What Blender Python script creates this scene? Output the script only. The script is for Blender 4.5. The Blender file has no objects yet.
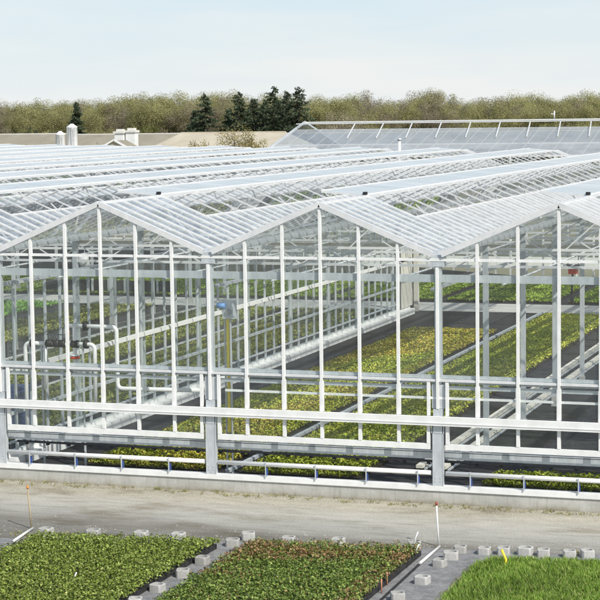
import bpy, math, random
import numpy as np
from mathutils import Vector, Matrix

random.seed(7)
rng = np.random.default_rng(11)
scene = bpy.context.scene
COL = scene.collection
PI = math.pi

# ------------------------------------------------------------------ mesh helpers
class MB:
    """collects boxes, bars and tubes, then links them as one mesh object"""
    def __init__(self):
        self.v = []; self.f = []; self.sm = []
    def box(self, x0, x1, y0, y1, z0, z1):
        n = len(self.v)
        self.v += [(x0,y0,z0),(x1,y0,z0),(x1,y1,z0),(x0,y1,z0),(x0,y0,z1),(x1,y0,z1),(x1,y1,z1),(x0,y1,z1)]
        for q in ((0,3,2,1),(4,5,6,7),(0,1,5,4),(1,2,6,5),(2,3,7,6),(3,0,4,7)):
            self.f.append(tuple(n+i for i in q)); self.sm.append(False)
        return self
    def bar(self, a, b, w, h, up=(0,0,1)):
        a = Vector(a); b = Vector(b); d = (b-a).normalized(); u = Vector(up)
        s = d.cross(u)
        if s.length < 1e-4: s = d.cross(Vector((0,1,0)))
        s.normalize(); u = s.cross(d)
        n = len(self.v)
        for p in (a, b):
            for i, j in ((-1,-1),(1,-1),(1,1),(-1,1)):
                self.v.append(tuple(p + s*(i*w/2) + u*(j*h/2)))
        for q in ((3,2,1,0),(4,5,6,7),(0,1,5,4),(1,2,6,5),(2,3,7,6),(3,0,4,7)):
            self.f.append(tuple(n+i for i in q)); self.sm.append(False)
        return self
    def tube(self, pts, r, seg=10, cap=True):
        pts = [Vector(p) for p in pts]
        rs = r if isinstance(r, (list, tuple)) else [r]*len(pts)
        n0 = len(self.v)
        ref = None
        for i, p in enumerate(pts):
            if i == 0: d = pts[1]-pts[0]
            elif i == len(pts)-1: d = pts[-1]-pts[-2]
            else: d = (pts[i+1]-p).normalized() + (p-pts[i-1]).normalized()
            d.normalize()
            if ref is None:
                ref = d.cross(Vector((0,0,1)))
                if ref.length < 0.1: ref = d.cross(Vector((0,1,0)))
            s = ref - d*ref.dot(d); s.normalize(); t = d.cross(s); ref = s
            for k in range(seg):
                a = 2*PI*k/seg
                self.v.append(tuple(p + (s*math.cos(a)+t*math.sin(a))*rs[i]))
        for i in range(len(pts)-1):
            for k in range(seg):
                a = n0+i*seg+k; b = n0+i*seg+(k+1) % seg
                self.f.append((a,b,b+seg,a+seg)); self.sm.append(True)
        if cap:
            self.f.append(tuple(n0+k for k in reversed(range(seg)))); self.sm.append(False)
            m = n0+(len(pts)-1)*seg
            self.f.append(tuple(m+k for k in range(seg))); self.sm.append(False)
        return self
    def quad(self, a, b, c, d):
        n = len(self.v); self.v += [tuple(a),tuple(b),tuple(c),tuple(d)]
        self.f.append((n,n+1,n+2,n+3)); self.sm.append(False); return self
    def poly(self, pts):
        n = len(self.v); self.v += [tuple(p) for p in pts]
        self.f.append(tuple(range(n, n+len(pts)))); self.sm.append(False); return self
    def lathe(self, prof, cx, cy, seg=24):
        n = len(self.v)
        for r, z in prof:
            for k in range(seg):
                a = 2*PI*k/seg; self.v.append((cx+r*math.cos(a), cy+r*math.sin(a), z))
        for i in range(len(prof)-1):
            for k in range(seg):
                a = n+i*seg+k; b = n+i*seg+(k+1) % seg
                self.f.append((a,b,b+seg,a+seg)); self.sm.append(True)
        return self
    def build(self, name, mat, parent=None):
        me = bpy.data.meshes.new(name)
        me.from_pydata(self.v, [], self.f); me.materials.append(mat)
        me.polygons.foreach_set('use_smooth', self.sm); me.update()
        o = bpy.data.objects.new(name, me); COL.objects.link(o)
        if parent is not None: o.parent = parent
        return o

def tag(o, label, cat, group=None, kind=None):
    o['label'] = label; o['category'] = cat
    if group: o['group'] = group
    if kind: o['kind'] = kind
    return o
def thing(name, label, cat, loc=(0,0,0), group=None):
    o = bpy.data.objects.new(name, None); COL.objects.link(o); o.location = loc
    o.empty_display_size = .2
    return tag(o, label, cat, group)
def struct(o):
    o['kind'] = 'structure'; return o
def dup(root, loc, rz=0., sc=1., label=None, group=None):
    def cp(o, parent):
        c = o.copy(); COL.objects.link(c)
        if parent is not None: c.parent = parent
        for ch in o.children: cp(ch, c)
        return c
    r = cp(root, None)
    r.location = loc; r.rotation_euler = (0,0,rz); r.scale = sc if isinstance(sc, tuple) else (sc,)*3
    if label: r['label'] = label
    if group: r['group'] = group
    return r

# ------------------------------------------------------------------ materials
def newmat(name):
    m = bpy.data.materials.new(name); m.use_nodes = True
    nt = m.node_tree; nt.nodes.clear()
    out = nt.nodes.new('ShaderNodeOutputMaterial')
    return m, nt, out
def N(nt, t, **kw):
    n = nt.nodes.new(t)
    for k, v in kw.items():
        if k in n.inputs: n.inputs[k].default_value = v
        else: setattr(n, k, v)
    return n
def noise_fac(nt, scale, detail=4, rough=.6, stretch=(1,1,1), coord='Object'):
    tc = N(nt, 'ShaderNodeTexCoord'); mp = N(nt, 'ShaderNodeMapping')
    mp.inputs['Scale'].default_value = stretch
    nt.links.new(tc.outputs[coord], mp.inputs['Vector'])
    no = N(nt, 'ShaderNodeTexNoise', Scale=scale, Detail=detail, Roughness=rough)
    nt.links.new(mp.outputs[0], no.inputs['Vector'])
    return no.outputs['Fac']
def ramp(nt, fac, stops):
    r = N(nt, 'ShaderNodeValToRGB'); e = r.color_ramp.elements
    while len(e) < len(stops): e.new(.5)
    for el, (p, c) in zip(e, stops): el.position = p; el.color = (*c, 1)
    nt.links.new(fac, r.inputs[0]); return r.outputs[0]
def mixc(nt, fac, a, b, mode='MIX'):
    m = N(nt, 'ShaderNodeMix', data_type='RGBA', blend_type=mode)
    for s, i in ((fac, 0), (a, 6), (b, 7)):
        if isinstance(s, (int, float)): m.inputs[i].default_value = s
        elif isinstance(s, tuple): m.inputs[i].default_value = (*s, 1)
        else: nt.links.new(s, m.inputs[i])
    return m.outputs[2]
def surface(name, c0, c1, scale=4, rough=.7, metal=0., bump=0., bscale=30, stretch=(1,1,1), lo=.3, hi=.7, spec=.4):
    m, nt, out = newmat(name)
    f = noise_fac(nt, scale, 6, .65, stretch)
    col = ramp(nt, f, [(lo, c0), (hi, c1)])
    p = N(nt, 'ShaderNodeBsdfPrincipled', Roughness=rough, Metallic=metal)
    p.inputs['Specular IOR Level'].default_value = spec
    nt.links.new(col, p.inputs['Base Color'])
    if bump:
        b = N(nt, 'ShaderNodeBump', Strength=bump, Distance=.02)
        nt.links.new(noise_fac(nt, bscale, 5), b.inputs['Height']); nt.links.new(b.outputs[0], p.inputs['Normal'])
    nt.links.new(p.outputs[0], out.inputs[0]); return m

def glass(name, tint, dirt, dirt_col, refl=1.6, streak=(1,1,1), dirt_var=.5, dirt_scale=1.2, rough=.0, cell=None):
    """thin sheet: see-through, mirror share by the viewing angle (same from both sides), and a film of dust"""
    m, nt, out = newmat(name)
    geo = N(nt, 'ShaderNodeNewGeometry')
    dot = N(nt, 'ShaderNodeVectorMath', operation='DOT_PRODUCT')
    nt.links.new(geo.outputs['Incoming'], dot.inputs[0]); nt.links.new(geo.outputs['Normal'], dot.inputs[1])
    ab = N(nt, 'ShaderNodeMath', operation='ABSOLUTE'); nt.links.new(dot.outputs['Value'], ab.inputs[0])
    om = N(nt, 'ShaderNodeMath', operation='SUBTRACT'); om.inputs[0].default_value = 1; nt.links.new(ab.outputs[0], om.inputs[1])
    pw = N(nt, 'ShaderNodeMath', operation='POWER'); pw.inputs[1].default_value = 5; nt.links.new(om.outputs[0], pw.inputs[0])
    ma = N(nt, 'ShaderNodeMath', operation='MULTIPLY_ADD', use_clamp=True)
    ma.inputs[1].default_value = .96*min(refl, 1.04); ma.inputs[2].default_value = .04*refl; nt.links.new(pw.outputs[0], ma.inputs[0])
    tr = N(nt, 'ShaderNodeBsdfTransparent', Color=(*tint, 1))
    gl = N(nt, 'ShaderNodeBsdfGlossy', Roughness=rough)
    gl.inputs['Color'].default_value = (.97,.98,1,1)
    df = N(nt, 'ShaderNodeBsdfDiffuse', Color=(*dirt_col, 1)); tl = N(nt, 'ShaderNodeBsdfTranslucent', Color=(*dirt_col, 1))
    dm = N(nt, 'ShaderNodeMixShader'); dm.inputs[0].default_value = .5
    nt.links.new(df.outputs[0], dm.inputs[1]); nt.links.new(tl.outputs[0], dm.inputs[2])
    f = noise_fac(nt, dirt_scale, 4, .6, streak)
    mr = N(nt, 'ShaderNodeMapRange'); mr.inputs['From Min'].default_value = .3; mr.inputs['From Max'].default_value = .7
    mr.inputs['To Min'].default_value = dirt*(1-dirt_var); mr.inputs['To Max'].default_value = min(1, dirt*(1+dirt_var))
    nt.links.new(f, mr.inputs['Value'])
    wn = N(nt, 'ShaderNodeTexWhiteNoise', noise_dimensions='2D')
    if cell:                                # every pane of the sheet a little different
        tc = N(nt, 'ShaderNodeTexCoord'); sn = N(nt, 'ShaderNodeVectorMath', operation='SNAP'); sn.inputs[1].default_value = cell
        nt.links.new(tc.outputs['Object'], sn.inputs[0]); nt.links.new(sn.outputs[0], wn.inputs['Vector'])
        sp = N(nt, 'ShaderNodeSeparateXYZ'); nt.links.new(sn.outputs[0], sp.inputs[0]); cb = N(nt, 'ShaderNodeCombineXYZ')
        nt.links.new(sp.outputs['X'], cb.inputs['X']); nt.links.new(sp.outputs['Y'], cb.inputs['Y']); nt.links.new(cb.outputs[0], wn.inputs['Vector'])
        rv = wn.outputs['Value']
    else:
        rv = N(nt, 'ShaderNodeObjectInfo').outputs['Random']
    vr = N(nt, 'ShaderNodeMapRange'); vr.inputs['To Min'].default_value = .6; vr.inputs['To Max'].default_value = 1.45; nt.links.new(rv, vr.inputs['Value'])
    mm = N(nt, 'ShaderNodeMath', operation='MULTIPLY', use_clamp=True); nt.links.new(mr.outputs[0], mm.inputs[0]); nt.links.new(vr.outputs[0], mm.inputs[1])
    mr = mm
    m1 = N(nt, 'ShaderNodeMixShader'); nt.links.new(mr.outputs[0], m1.inputs[0])
    nt.links.new(tr.outputs[0], m1.inputs[1]); nt.links.new(dm.outputs[0], m1.inputs[2])
    m2 = N(nt, 'ShaderNodeMixShader'); nt.links.new(ma.outputs[0], m2.inputs[0])
    nt.links.new(m1.outputs[0], m2.inputs[1]); nt.links.new(gl.outputs[0], m2.inputs[2])
    nt.links.new(m2.outputs[0], out.inputs[0]); return m

def leafmat(name, transl=.3, gloss=.25):
    m, nt, out = newmat(name)
    at = N(nt, 'ShaderNodeAttribute', attribute_name='tint')
    p = N(nt, 'ShaderNodeBsdfPrincipled', Roughness=.55); p.inputs['Specular IOR Level'].default_value = gloss
    t = N(nt, 'ShaderNodeBsdfTranslucent')
    nt.links.new(at.outputs['Color'], p.inputs['Base Color']); nt.links.new(at.outputs['Color'], t.inputs['Color'])
    mx = N(nt, 'ShaderNodeMixShader'); mx.inputs[0].default_value = transl
    nt.links.new(p.outputs[0], mx.inputs[1]); nt.links.new(t.outputs[0], mx.inputs[2])
    nt.links.new(mx.outputs[0], out.inputs[0]); return m

M = {}
M['white'] = surface('white_paint', (.70,.70,.68), (.82,.82,.80), 3, .45, lo=.25, hi=.6)
M['cream'] = surface('cream_panel', (.62,.59,.50), (.74,.71,.62), 3, .6)
def wallmat():
    m, nt, out = newmat('stained_concrete')
    col = ramp(nt, noise_fac(nt, 1.3, 8, .72), [(.28,(.36,.352,.32)), (.7,(.56,.555,.52))])
    col = mixc(nt, 1., col, ramp(nt, noise_fac(nt, 5., 6, .7, (1.6,1,.12)), [(.30,(.84,.83,.79)), (.5,(1,1,1))]), 'MULTIPLY')
    tc = N(nt, 'ShaderNodeTexCoord'); sep = N(nt, 'ShaderNodeSeparateXYZ'); nt.links.new(tc.outputs['Object'], sep.inputs[0])
    wob = N(nt, 'ShaderNodeMath', operation='MULTIPLY_ADD'); wob.inputs[1].default_value = .35
    nt.links.new(noise_fac(nt, 1.1, 5, .7), wob.inputs[0]); nt.links.new(sep.outputs['Z'], wob.inputs[2])
    col = mixc(nt, 1., col, ramp(nt, wob.outputs[0], [(.24,(.62,.57,.46)), (.36,(.92,.90,.86)), (.45,(1,1,1))]), 'MULTIPLY')
    p = N(nt, 'ShaderNodeBsdfPrincipled', Roughness=.9); nt.links.new(col, p.inputs['Base Color'])
    b = N(nt, 'ShaderNodeBump', Strength=.3, Distance=.02); nt.links.new(noise_fac(nt, 22, 5), b.inputs['Height'])
    nt.links.new(b.outputs[0], p.inputs['Normal']); nt.links.new(p.outputs[0], out.inputs[0]); return m
M['wall'] = wallmat()
M['galv'] = surface('galvanised_steel', (.46,.49,.51), (.63,.66,.68), 7, .45, metal=.2, stretch=(1,1,.35))
M['galvd'] = surface('dull_galvanised', (.24,.26,.27), (.38,.40,.41), 7, .55, metal=.3)
M['alu'] = surface('roof_aluminium', (.66,.67,.67), (.80,.80,.79), 5, .4, metal=.15)
M['concrete'] = surface('cast_concrete', (.36,.355,.325), (.52,.515,.48), 1.6, .9, bump=.3, stretch=(1,1,2.2), lo=.25, hi=.72)
M['pvc'] = surface('white_pvc', (.78,.78,.76), (.86,.86,.84), 6, .35)
M['black'] = surface('black_plastic', (.012,.012,.013), (.03,.03,.032), 8, .5)
M['darkpipe'] = surface('dark_pipe', (.05,.055,.06), (.10,.10,.11), 8, .5)
M['blue'] = surface('blue_plastic', (.03,.06,.22), (.05,.10,.32), 8, .5)
M['lightblue'] = surface('light_blue_cover', (.12,.28,.60), (.2,.4,.75), 8, .5)
M['red'] = surface('red_paint', (.55,.04,.02), (.68,.08,.04), 8, .5)
M['orange'] = surface('orange_paint', (.65,.22,.04), (.75,.32,.08), 8, .5)
M['peg'] = surface('pinkish_peg', (.50,.20,.12), (.62,.30,.2), 8, .6)
M['stake_red'] = surface('faded_red', (.28,.05,.03), (.4,.09,.05), 8, .6)
M['yellow'] = surface('yellow_paint', (.80,.62,.03), (.88,.70,.06), 8, .5)
M['wood'] = surface('weathered_wood', (.32,.25,.15), (.50,.42,.28), 6, .8, stretch=(8,8,1))
M['pale'] = surface('pale_render', (.62,.60,.55), (.74,.72,.67), .8, .8)
M['glass'] = glass('facade_glass', (.94,.965,.955), .05, (.80,.84,.82), refl=1.5, streak=(1,1,.4))
M['glass_in'] = glass('partition_glass', (.92,.96,.94), .10, (.68,.74,.72), refl=1.6, streak=(1,1,.4))
M['glass_roof'] = glass('roof_glass', (.92,.94,.94), .21, (.90,.91,.92), refl=1.7, dirt_var=.4, dirt_scale=.9, cell=(3.2,.7114,50))
M['glass_far'] = glass('far_roof_glass', (.92,.94,.95), .62, (.84,.86,.87), refl=1.6, dirt_var=.4, dirt_scale=.5)
M['glass_far_low'] = glass('far_lower_glass', (.9,.93,.94), .72, (.88,.88,.88), refl=1.6, dirt_var=.35, dirt_scale=.5)
M['glass_thin'] = glass('far_vent_glass', (.95,.96,.96), .12, (.8,.82,.82), refl=.25)
M['glass_vent'] = glass('vent_glass', (.93,.95,.96), .72, (.93,.935,.94), refl=.7, dirt_var=.25, dirt_scale=.9, cell=(6.4,1.0671,50))
M['leaf'] = leafmat('leaf_green', .3, .45)
M['leaf_dry'] = leafmat('tree_foliage', .45, .1)
M['bark'] = surface('bark', (.08,.065,.05), (.17,.14,.11), 3, .9, stretch=(4,4,.6))

def blockmat():
    m, nt, out = newmat('concrete_block')
    f = noise_fac(nt, 14, 6, .7); col = ramp(nt, f, [(.3, (.34,.335,.32)), (.7, (.52,.515,.49))])
    oi = N(nt, 'ShaderNodeObjectInfo'); r2 = ramp(nt, oi.outputs['Random'], [(0,(.82,.81,.79)), (1,(1.1,1.1,1.1))])
    col = mixc(nt, 1., col, r2, 'MULTIPLY')
    p = N(nt, 'ShaderNodeBsdfPrincipled', Roughness=.9); nt.links.new(col, p.inputs['Base Color'])
    b = N(nt, 'ShaderNodeBump', Strength=.5, Distance=.01); nt.links.new(noise_fac(nt, 60, 4), b.inputs['Height'])
    nt.links.new(b.outputs[0], p.inputs['Normal']); nt.links.new(p.outputs[0], out.inputs[0]); return m
M['block'] = blockmat()

def roadmat():
    m, nt, out = newmat('gravel_road')
    tc = N(nt, 'ShaderNodeTexCoord'); sep = N(nt, 'ShaderNodeSeparateXYZ'); nt.links.new(tc.outputs['Object'], sep.inputs[0])
    # wheel bands along the facade (object Y), wobbling with a stretched noise
    wob = noise_fac(nt, .55, 4, .6, (.35,1.2,1))
    w = N(nt, 'ShaderNodeMath', operation='MULTIPLY_ADD'); w.inputs[1].default_value = 1.5; nt.links.new(wob, w.inputs[0]); nt.links.new(sep.outputs['Y'], w.inputs[2])
    mr = N(nt, 'ShaderNodeMapRange'); mr.inputs['From Min'].default_value = -4.3; mr.inputs['From Max'].default_value = .9
    nt.links.new(w.outputs[0], mr.inputs['Value'])
    base = ramp(nt, mr.outputs[0], [(0,(.20,.195,.175)), (.16,(.22,.21,.185)), (.32,(.34,.332,.305)), (.46,(.39,.38,.345)), (.60,(.43,.415,.375)), (.74,(.42,.40,.35)), (.86,(.40,.375,.31)), (1,(.34,.315,.255))])
    streak = noise_fac(nt, 2.6, 8, .78, (.3,1.7,1))
    base = mixc(nt, 1., base, ramp(nt, streak, [(.3,(.72,.715,.70)), (.5,(1,1,1)), (.72,(1.14,1.14,1.13))]), 'MULTIPLY')
    patch = noise_fac(nt, .5, 6, .65, (.6,1.4,1))
    base = mixc(nt, 1., base, ramp(nt, patch, [(.34,(.66,.62,.54)), (.48,(.98,.98,.97)), (.7,(1.12,1.12,1.11))]), 'MULTIPLY')
    grit = noise_fac(nt, 24, 7, .82)
    base = mixc(nt, 1., base, ramp(nt, grit, [(.3,(.58,.57,.54)), (.5,(1,1,1)), (.7,(1.32,1.31,1.27))]), 'MULTIPLY')
    vo = N(nt, 'ShaderNodeTexVoronoi', Scale=9.); nt.links.new(tc.outputs['Object'], vo.inputs['Vector'])
    peb = ramp(nt, vo.outputs['Distance'], [(0,(1.5,1.47,1.38)), (.09,(1,1,1)), (1,(1,1,1))])
    base = mixc(nt, .6, base, mixc(nt, 1., base, peb, 'MULTIPLY'))
    p = N(nt, 'ShaderNodeBsdfPrincipled', Roughness=.95); p.inputs['Specular IOR Level'].default_value = .15
    nt.links.new(base, p.inputs['Base Color'])
    b = N(nt, 'ShaderNodeBump', Strength=.6, Distance=.03); nt.links.new(noise_fac(nt, 14, 7, .7), b.inputs['Height'])
    nt.links.new(b.outputs[0], p.inputs['Normal']); nt.links.new(p.outputs[0], out.inputs[0]); return m
M['road'] = roadmat()

def weave(name, c0, c1):
    m, nt, out = newmat(name)
    f = noise_fac(nt, 3.2, 7, .7); col = ramp(nt, f, [(.28,c0), (.72,c1)])
    f2 = noise_fac(nt, 45, 3, .6, (1,.4,1)); col = mixc(nt, 1., col, ramp(nt, f2, [(.3,(.75,.75,.75)), (.7,(1.25,1.25,1.24))]), 'MULTIPLY')
    p = N(nt, 'ShaderNodeBsdfPrincipled', Roughness=.8); p.inputs['Specular IOR Level'].default_value = .2
    nt.links.new(col, p.inputs['Base Color'])
    b = N(nt, 'ShaderNodeBump', Strength=.4, Distance=.03); nt.links.new(noise_fac(nt, 5, 5), b.inputs['Height'])
    nt.links.new(b.outputs[0], p.inputs['Normal']); nt.links.new(p.outputs[0], out.inputs[0]); return m
M['mat'] = weave('grey_ground_cloth', (.14,.14,.145), (.31,.31,.31))
M['blackmat'] = weave('black_ground_cloth', (.018,.018,.019), (.055,.054,.055))
M['soil'] = weave('peat', (.02,.017,.012), (.05,.042,.028))
M['walk'] = surface('walkway_concrete', (.40,.39,.36), (.54,.53,.50), 1.2, .9)
M['earth'] = surface('field_earth', (.17,.16,.10), (.27,.25,.17), .05, .95)
M['tanwall'] = surface('tan_barn_wall', (.36,.32,.24), (.47,.43,.33), .5, .9)
M['tanroof'] = surface('tan_barn_roof', (.42,.37,.28), (.54,.49,.38), .35, .85)
M['browroof'] = surface('brown_barn_roof', (.24,.215,.165), (.33,.30,.235), .35, .85)

# ------------------------------------------------------------------ leaf clouds (numpy)
def leaf_mesh(name, pos, nrm, size, col, aspect=.5, mat=None, up=None):
    """one rhombic leaf per row: pos (n,3), nrm (n,3), size (n,), col (n,3)"""
    n = len(pos)
    nrm = nrm/np.linalg.norm(nrm, axis=1, keepdims=True)
    r = rng.normal(size=(n,3)) if up is None else up
    t = r - nrm*np.sum(r*nrm, axis=1, keepdims=True); t /= np.linalg.norm(t, axis=1, keepdims=True)+1e-9
    b = np.cross(nrm, t)
    L = size[:,None]; W = L*aspect
    fold = nrm*L*.18
    v = np.stack([pos-t*L*.5, pos+b*W*.5+fold-t*L*.05, pos+t*L*.5-fold*.6, pos-b*W*.5+fold-t*L*.05], 1).reshape(-1,3)
    me = bpy.data.meshes.new(name)
    me.vertices.add(4*n); me.vertices.foreach_set('co', v.ravel().astype(np.float32))
    me.loops.add(4*n); me.polygons.add(n)
    me.loops.foreach_set('vertex_index', np.arange(4*n, dtype=np.int32))
    me.polygons.foreach_set('loop_start', np.arange(0,4*n,4, dtype=np.int32))
    me.polygons.foreach_set('loop_total', np.full(n, 4, dtype=np.int32))
    me.update(calc_edges=True)
    a = me.attributes.new('tint', 'FLOAT_COLOR', 'POINT')
    c4 = np.ones((n,4,4), dtype=np.float32); c4[:,:,:3] = np.clip(col,0,1)[:,None,:]
    a.data.foreach_set('color', c4.ravel())
    me.materials.append(mat); me.validate()
    return me
def link(me, name, parent=None):
    o = bpy.data.objects.new(name, me); COL.objects.link(o)
    if parent is not None: o.parent = parent
    return o
def lump(x, y, s, seed):
    """cheap smooth 2-D noise in 0..1"""
    r = np.random.default_rng(seed); out = np.zeros_like(x); amp = 1.; tot = 0
    for o in range(4):
        for _ in range(3):
            a = r.uniform(0, 2*PI); ph = r.uniform(0, 2*PI); f = s*(1.9**o)*r.uniform(.7,1.3)
            out += amp*np.sin((x*math.cos(a)+y*math.sin(a))*f+ph); tot += amp
        amp *= .65
    return .5+.5*out/tot*1.8
def palette(n, cols, w):
    k = rng.choice(len(cols), size=n, p=np.array(w)/sum(w))
    c = np.array(cols)[k]
    return c*rng.uniform(.65,1.4,size=(n,1))

def bed_plants(name, inside, x0, x1, y0, y1, step, leaves, rad, h, lsize, cols, w, z0, seed, patch=None, tilt=.9, aspect=.6, gap=.06, shade=(.6,.5)):
    xs = np.arange(x0, x1, step); ys = np.arange(y0, y1, step)
    gx, gy = np.meshgrid(xs, ys); gx = gx.ravel(); gy = gy.ravel()
    gx = gx+rng.normal(0, step*.12, gx.shape); gy = gy+rng.normal(0, step*.12, gy.shape)
    keep = rng.random(gx.shape) > gap
    if inside is not None: keep &= inside(gx, gy)
    gx = gx[keep]; gy = gy[keep]
    ph = rng.normal(1, .14, gx.shape)
    px = np.repeat(gx, leaves); py = np.repeat(gy, leaves); phh = np.repeat(ph, leaves)
    n = len(px)
    a = rng.uniform(0, 2*PI, n); rr = rad*np.sqrt(rng.random(n)); t = rng.random(n)**.6
    pz = z0 + h*phh*(.25+.75*t*(1-.45*(rr/rad)**2))
    pos = np.stack([px+rr*np.cos(a), py+rr*np.sin(a), pz], 1)
    nr = np.stack([np.cos(a)*rr/rad*tilt, np.sin(a)*rr/rad*tilt, np.full(n,.9)], 1)+rng.normal(0,.38,(n,3))
    size = lsize*rng.uniform(.6,1.35,n)
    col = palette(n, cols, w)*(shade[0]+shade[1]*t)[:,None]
    if patch is not None: col = patch(px, py, col, t)
    return leaf_mesh(name, pos, nr, size, col, aspect, M['leaf'])

# ------------------------------------------------------------------ setting: ground, road, mats
g = MB(); g.quad((-900,-500,-.03),(700,-500,-.03),(700,1500,-.03),(-900,1500,-.03)); struct(g.build('ground', M['earth']))
def rise(y): return .10*max(0., 1+y/1.1)**1.5
g = MB()
for ya, yb in ((-14,-1.1),(-1.1,-.8),(-.8,-.5),(-.5,-.25),(-.25,-.021)): g.quad((-62,ya,rise(ya)),(60,ya,rise(ya)),(60,yb,rise(yb)),(-62,yb,rise(yb)))
struct(g.build('road', M['road']))
def front(x):  # front line of the beds, slightly skewed to the facade
    return -6.35+.13*x if np.isscalar(x) else -6.35+.13*x
g = MB(); g.poly([(-14,-30,.006),(28,-30,.006),(28,-2.9,.006)]+[(x, front(x)+.78+random.uniform(-.13,.13)-(.5 if x < -2.4 else 0), .006) for x in [27-.5*i for i in range(82)]]); struct(g.build('ground_cloth', M['mat']))
g = MB(); g.poly([(9.05,-30,.011),(9.05,front(9)-.5,.011),(8.72,front(9)-.9,.011)]+[(8.75+random.uniform(-.09,.09), front(9)-1.3-.35*i,.011) for i in range(60)]); struct(g.build('gravel', M['road']))

W = 6.4; ZR = 7.95; ZE = 6.62; ZF = .38
def yend(x): return 64. if x > -4 else 64.+(-4-x)*.647
# greenhouse floor: one sheet, black cloth; walkway strip on top
g = MB(); g.poly([(-64,.24,ZF),(19.2,.24,ZF),(19.2,64,ZF),(-4,64,ZF),(-64,102.8,ZF)]); struct(g.build('floor', M['blackmat']))
g = MB(); g.quad((-64,44.4,ZF+.006),(19.15,44.4,ZF+.006),(19.15,48.5,ZF+.006),(-64,48.5,ZF+.006)); struct(g.build('path', M['walk']))

# loose stones on the road, weeds along the foot of the wall
n = 3800; sx = rng.uniform(-12, 16, n); u = rng.random(n)
sy = np.where(rng.random(n) < .45, -.08-.9*u**2, np.where(rng.random(n) < .6, front(sx)+.75+1.3*u, -.1-5.2*u))
m = MB()
for x, y in zip(sx, sy):
    r = .008+.022*random.random()**2.2; a = random.uniform(0, PI)
    c, q = math.cos(a)*r, math.sin(a)*r; k = len(m.v); h = r*random.uniform(.6,1.1); z0 = rise(y)-.002
    m.v += [(x+c,y+q,z0),(x-q*.8,y+c*.8,z0),(x-c*.9,y-q*.9,z0),(x+q,y-c,z0),(x+c*.3,y+q*.2,z0+h)]
    m.f += [(k,k+1,k+4),(k+1,k+2,k+4),(k+2,k+3,k+4),(k+3,k,k+4)]; m.sm += [False]*4
M['stone'] = surface('road_stone', (.28,.265,.23), (.46,.44,.39), 9, .9)
o = m.build('gravel_stones', M['stone']); tag(o, 'loose small stones scattered over the gravel road', 'gravel', kind='stuff')
nc = 260; wx = rng.uniform(-7, 13, nc); wy = np.where(rng.random(nc) < .7, rng.uniform(-.35,-.06,nc), front(wx)+.6+rng.uniform(0,.5,nc))
wx = np.repeat(wx, 9)+rng.normal(0,.05,nc*9); wy = np.minimum(np.repeat(wy, 9)+rng.normal(0,.035,nc*9), -.04); n = len(wx)
wu = np.stack([rng.normal(0,.6,n), rng.normal(0,.6,n), np.ones(n)], 1); L_ = rng.uniform(.03,.10,n)
wm = leaf_mesh('weeds', np.stack([wx,wy,L_*.4+np.array([rise(v) for v in wy])],1), np.cross(wu, rng.normal(size=(n,3))), L_, palette(n, [(.25,.27,.08),(.34,.31,.12),(.18,.21,.06),(.40,.34,.16)], [2,2,1,2]), .25, M['leaf'], up=wu)
o = link(wm, 'weeds'); tag(o, 'small dry weeds along the foot of the concrete wall and road edge', 'weeds', kind='stuff')

# ------------------------------------------------------------------ the greenhouse
GH = thing('greenhouse', 'large glass greenhouse with many white-barred gable roofs and open ridge vents', 'greenhouse')
KS = range(-2, 2)                        # facade spans built pane by pane: X from -12.8 to 12.8
FX0, FX1 = -12.8, 12.8
SP = W/6.
MB().box(-64,19.2,-.02,.24,-.02,.45).build('base_wall', M['wall'], GH)
MB().box(-64,19.2,-.06,.22,.452,.585).build('base_cap', M['white'], GH)
def roofz(x):                            # underside line of the roof above a facade X
    u = (x % W); return ZE+(ZR-ZE)*(1-abs(u-W/2)/(W/2))
# horizontal members of the facade
MB().box(-64,19.2,-.17,-.065,2.20,2.44).box(-64,19.2,-.185,-.172,2.26,2.285).build('front_beam', M['white'], GH)
MB().box(-64,19.2,.06,.16,5.945,6.14).build('purlin', M['galv'], GH)
MB().box(-64,19.2,-.03,.05,6.50,6.57).build('gable_tie', M['white'], GH)
MB().box(-64,19.2,.06,.17,3.42,3.50).box(-64,19.2,.09,.17,3.28,3.42).build('side_rail', M['galv'], GH)
MB().box(-64,19.2,-.03,.055,3.345,3.41).build('transom', M['alu'], GH)
MB().box(-64,19.2,.08,.16,3.13,3.22).build('lower_rail', M['galv'], GH)
MB().box(.42,12.6,.02,.07,2.875,2.935).build('thin_transom', M['white'], GH)
MB().box(-64,19.2,.30,.42,1.235,1.45).build('steel_trough', M['galv'], GH)
MB().box(-64,19.2,.02,.06,1.462,1.475).build('seal_strip', M['darkpipe'], GH)
# posts on the gutter lines
def facade_post(x):
    p = MB().box(x-.125,x+.125,-.05,.14,.586,2.62)
    p.box(x-.145,x-.126,-.06,.0,.586,2.19); p.box(x+.126,x+.145,-.06,.0,.586,2.19); p.box(x-.17,x+.17,-.06,-.052,1.98,2.19)
    for zz in (.72,.80,2.03,2.12): p.tube([(x-.07,-.051,zz),(x-.07,-.066,zz)], .014, 6); p.tube([(x+.07,-.051,zz),(x+.07,-.066,zz)], .014, 6)
    p.box(x-.17,x+.17,.027,.15,2.63,3.27); p.box(x-.09,x+.09,.02,.17,3.28,6.45)
    o = p.build('post', M['galv'], GH)
    MB().box(x-.19,x+.19,-.02,.2,6.36,6.66).build('gutter_end', M['galv'], o)
    return o
for k in range(-2, 3): facade_post(k*W)
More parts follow.
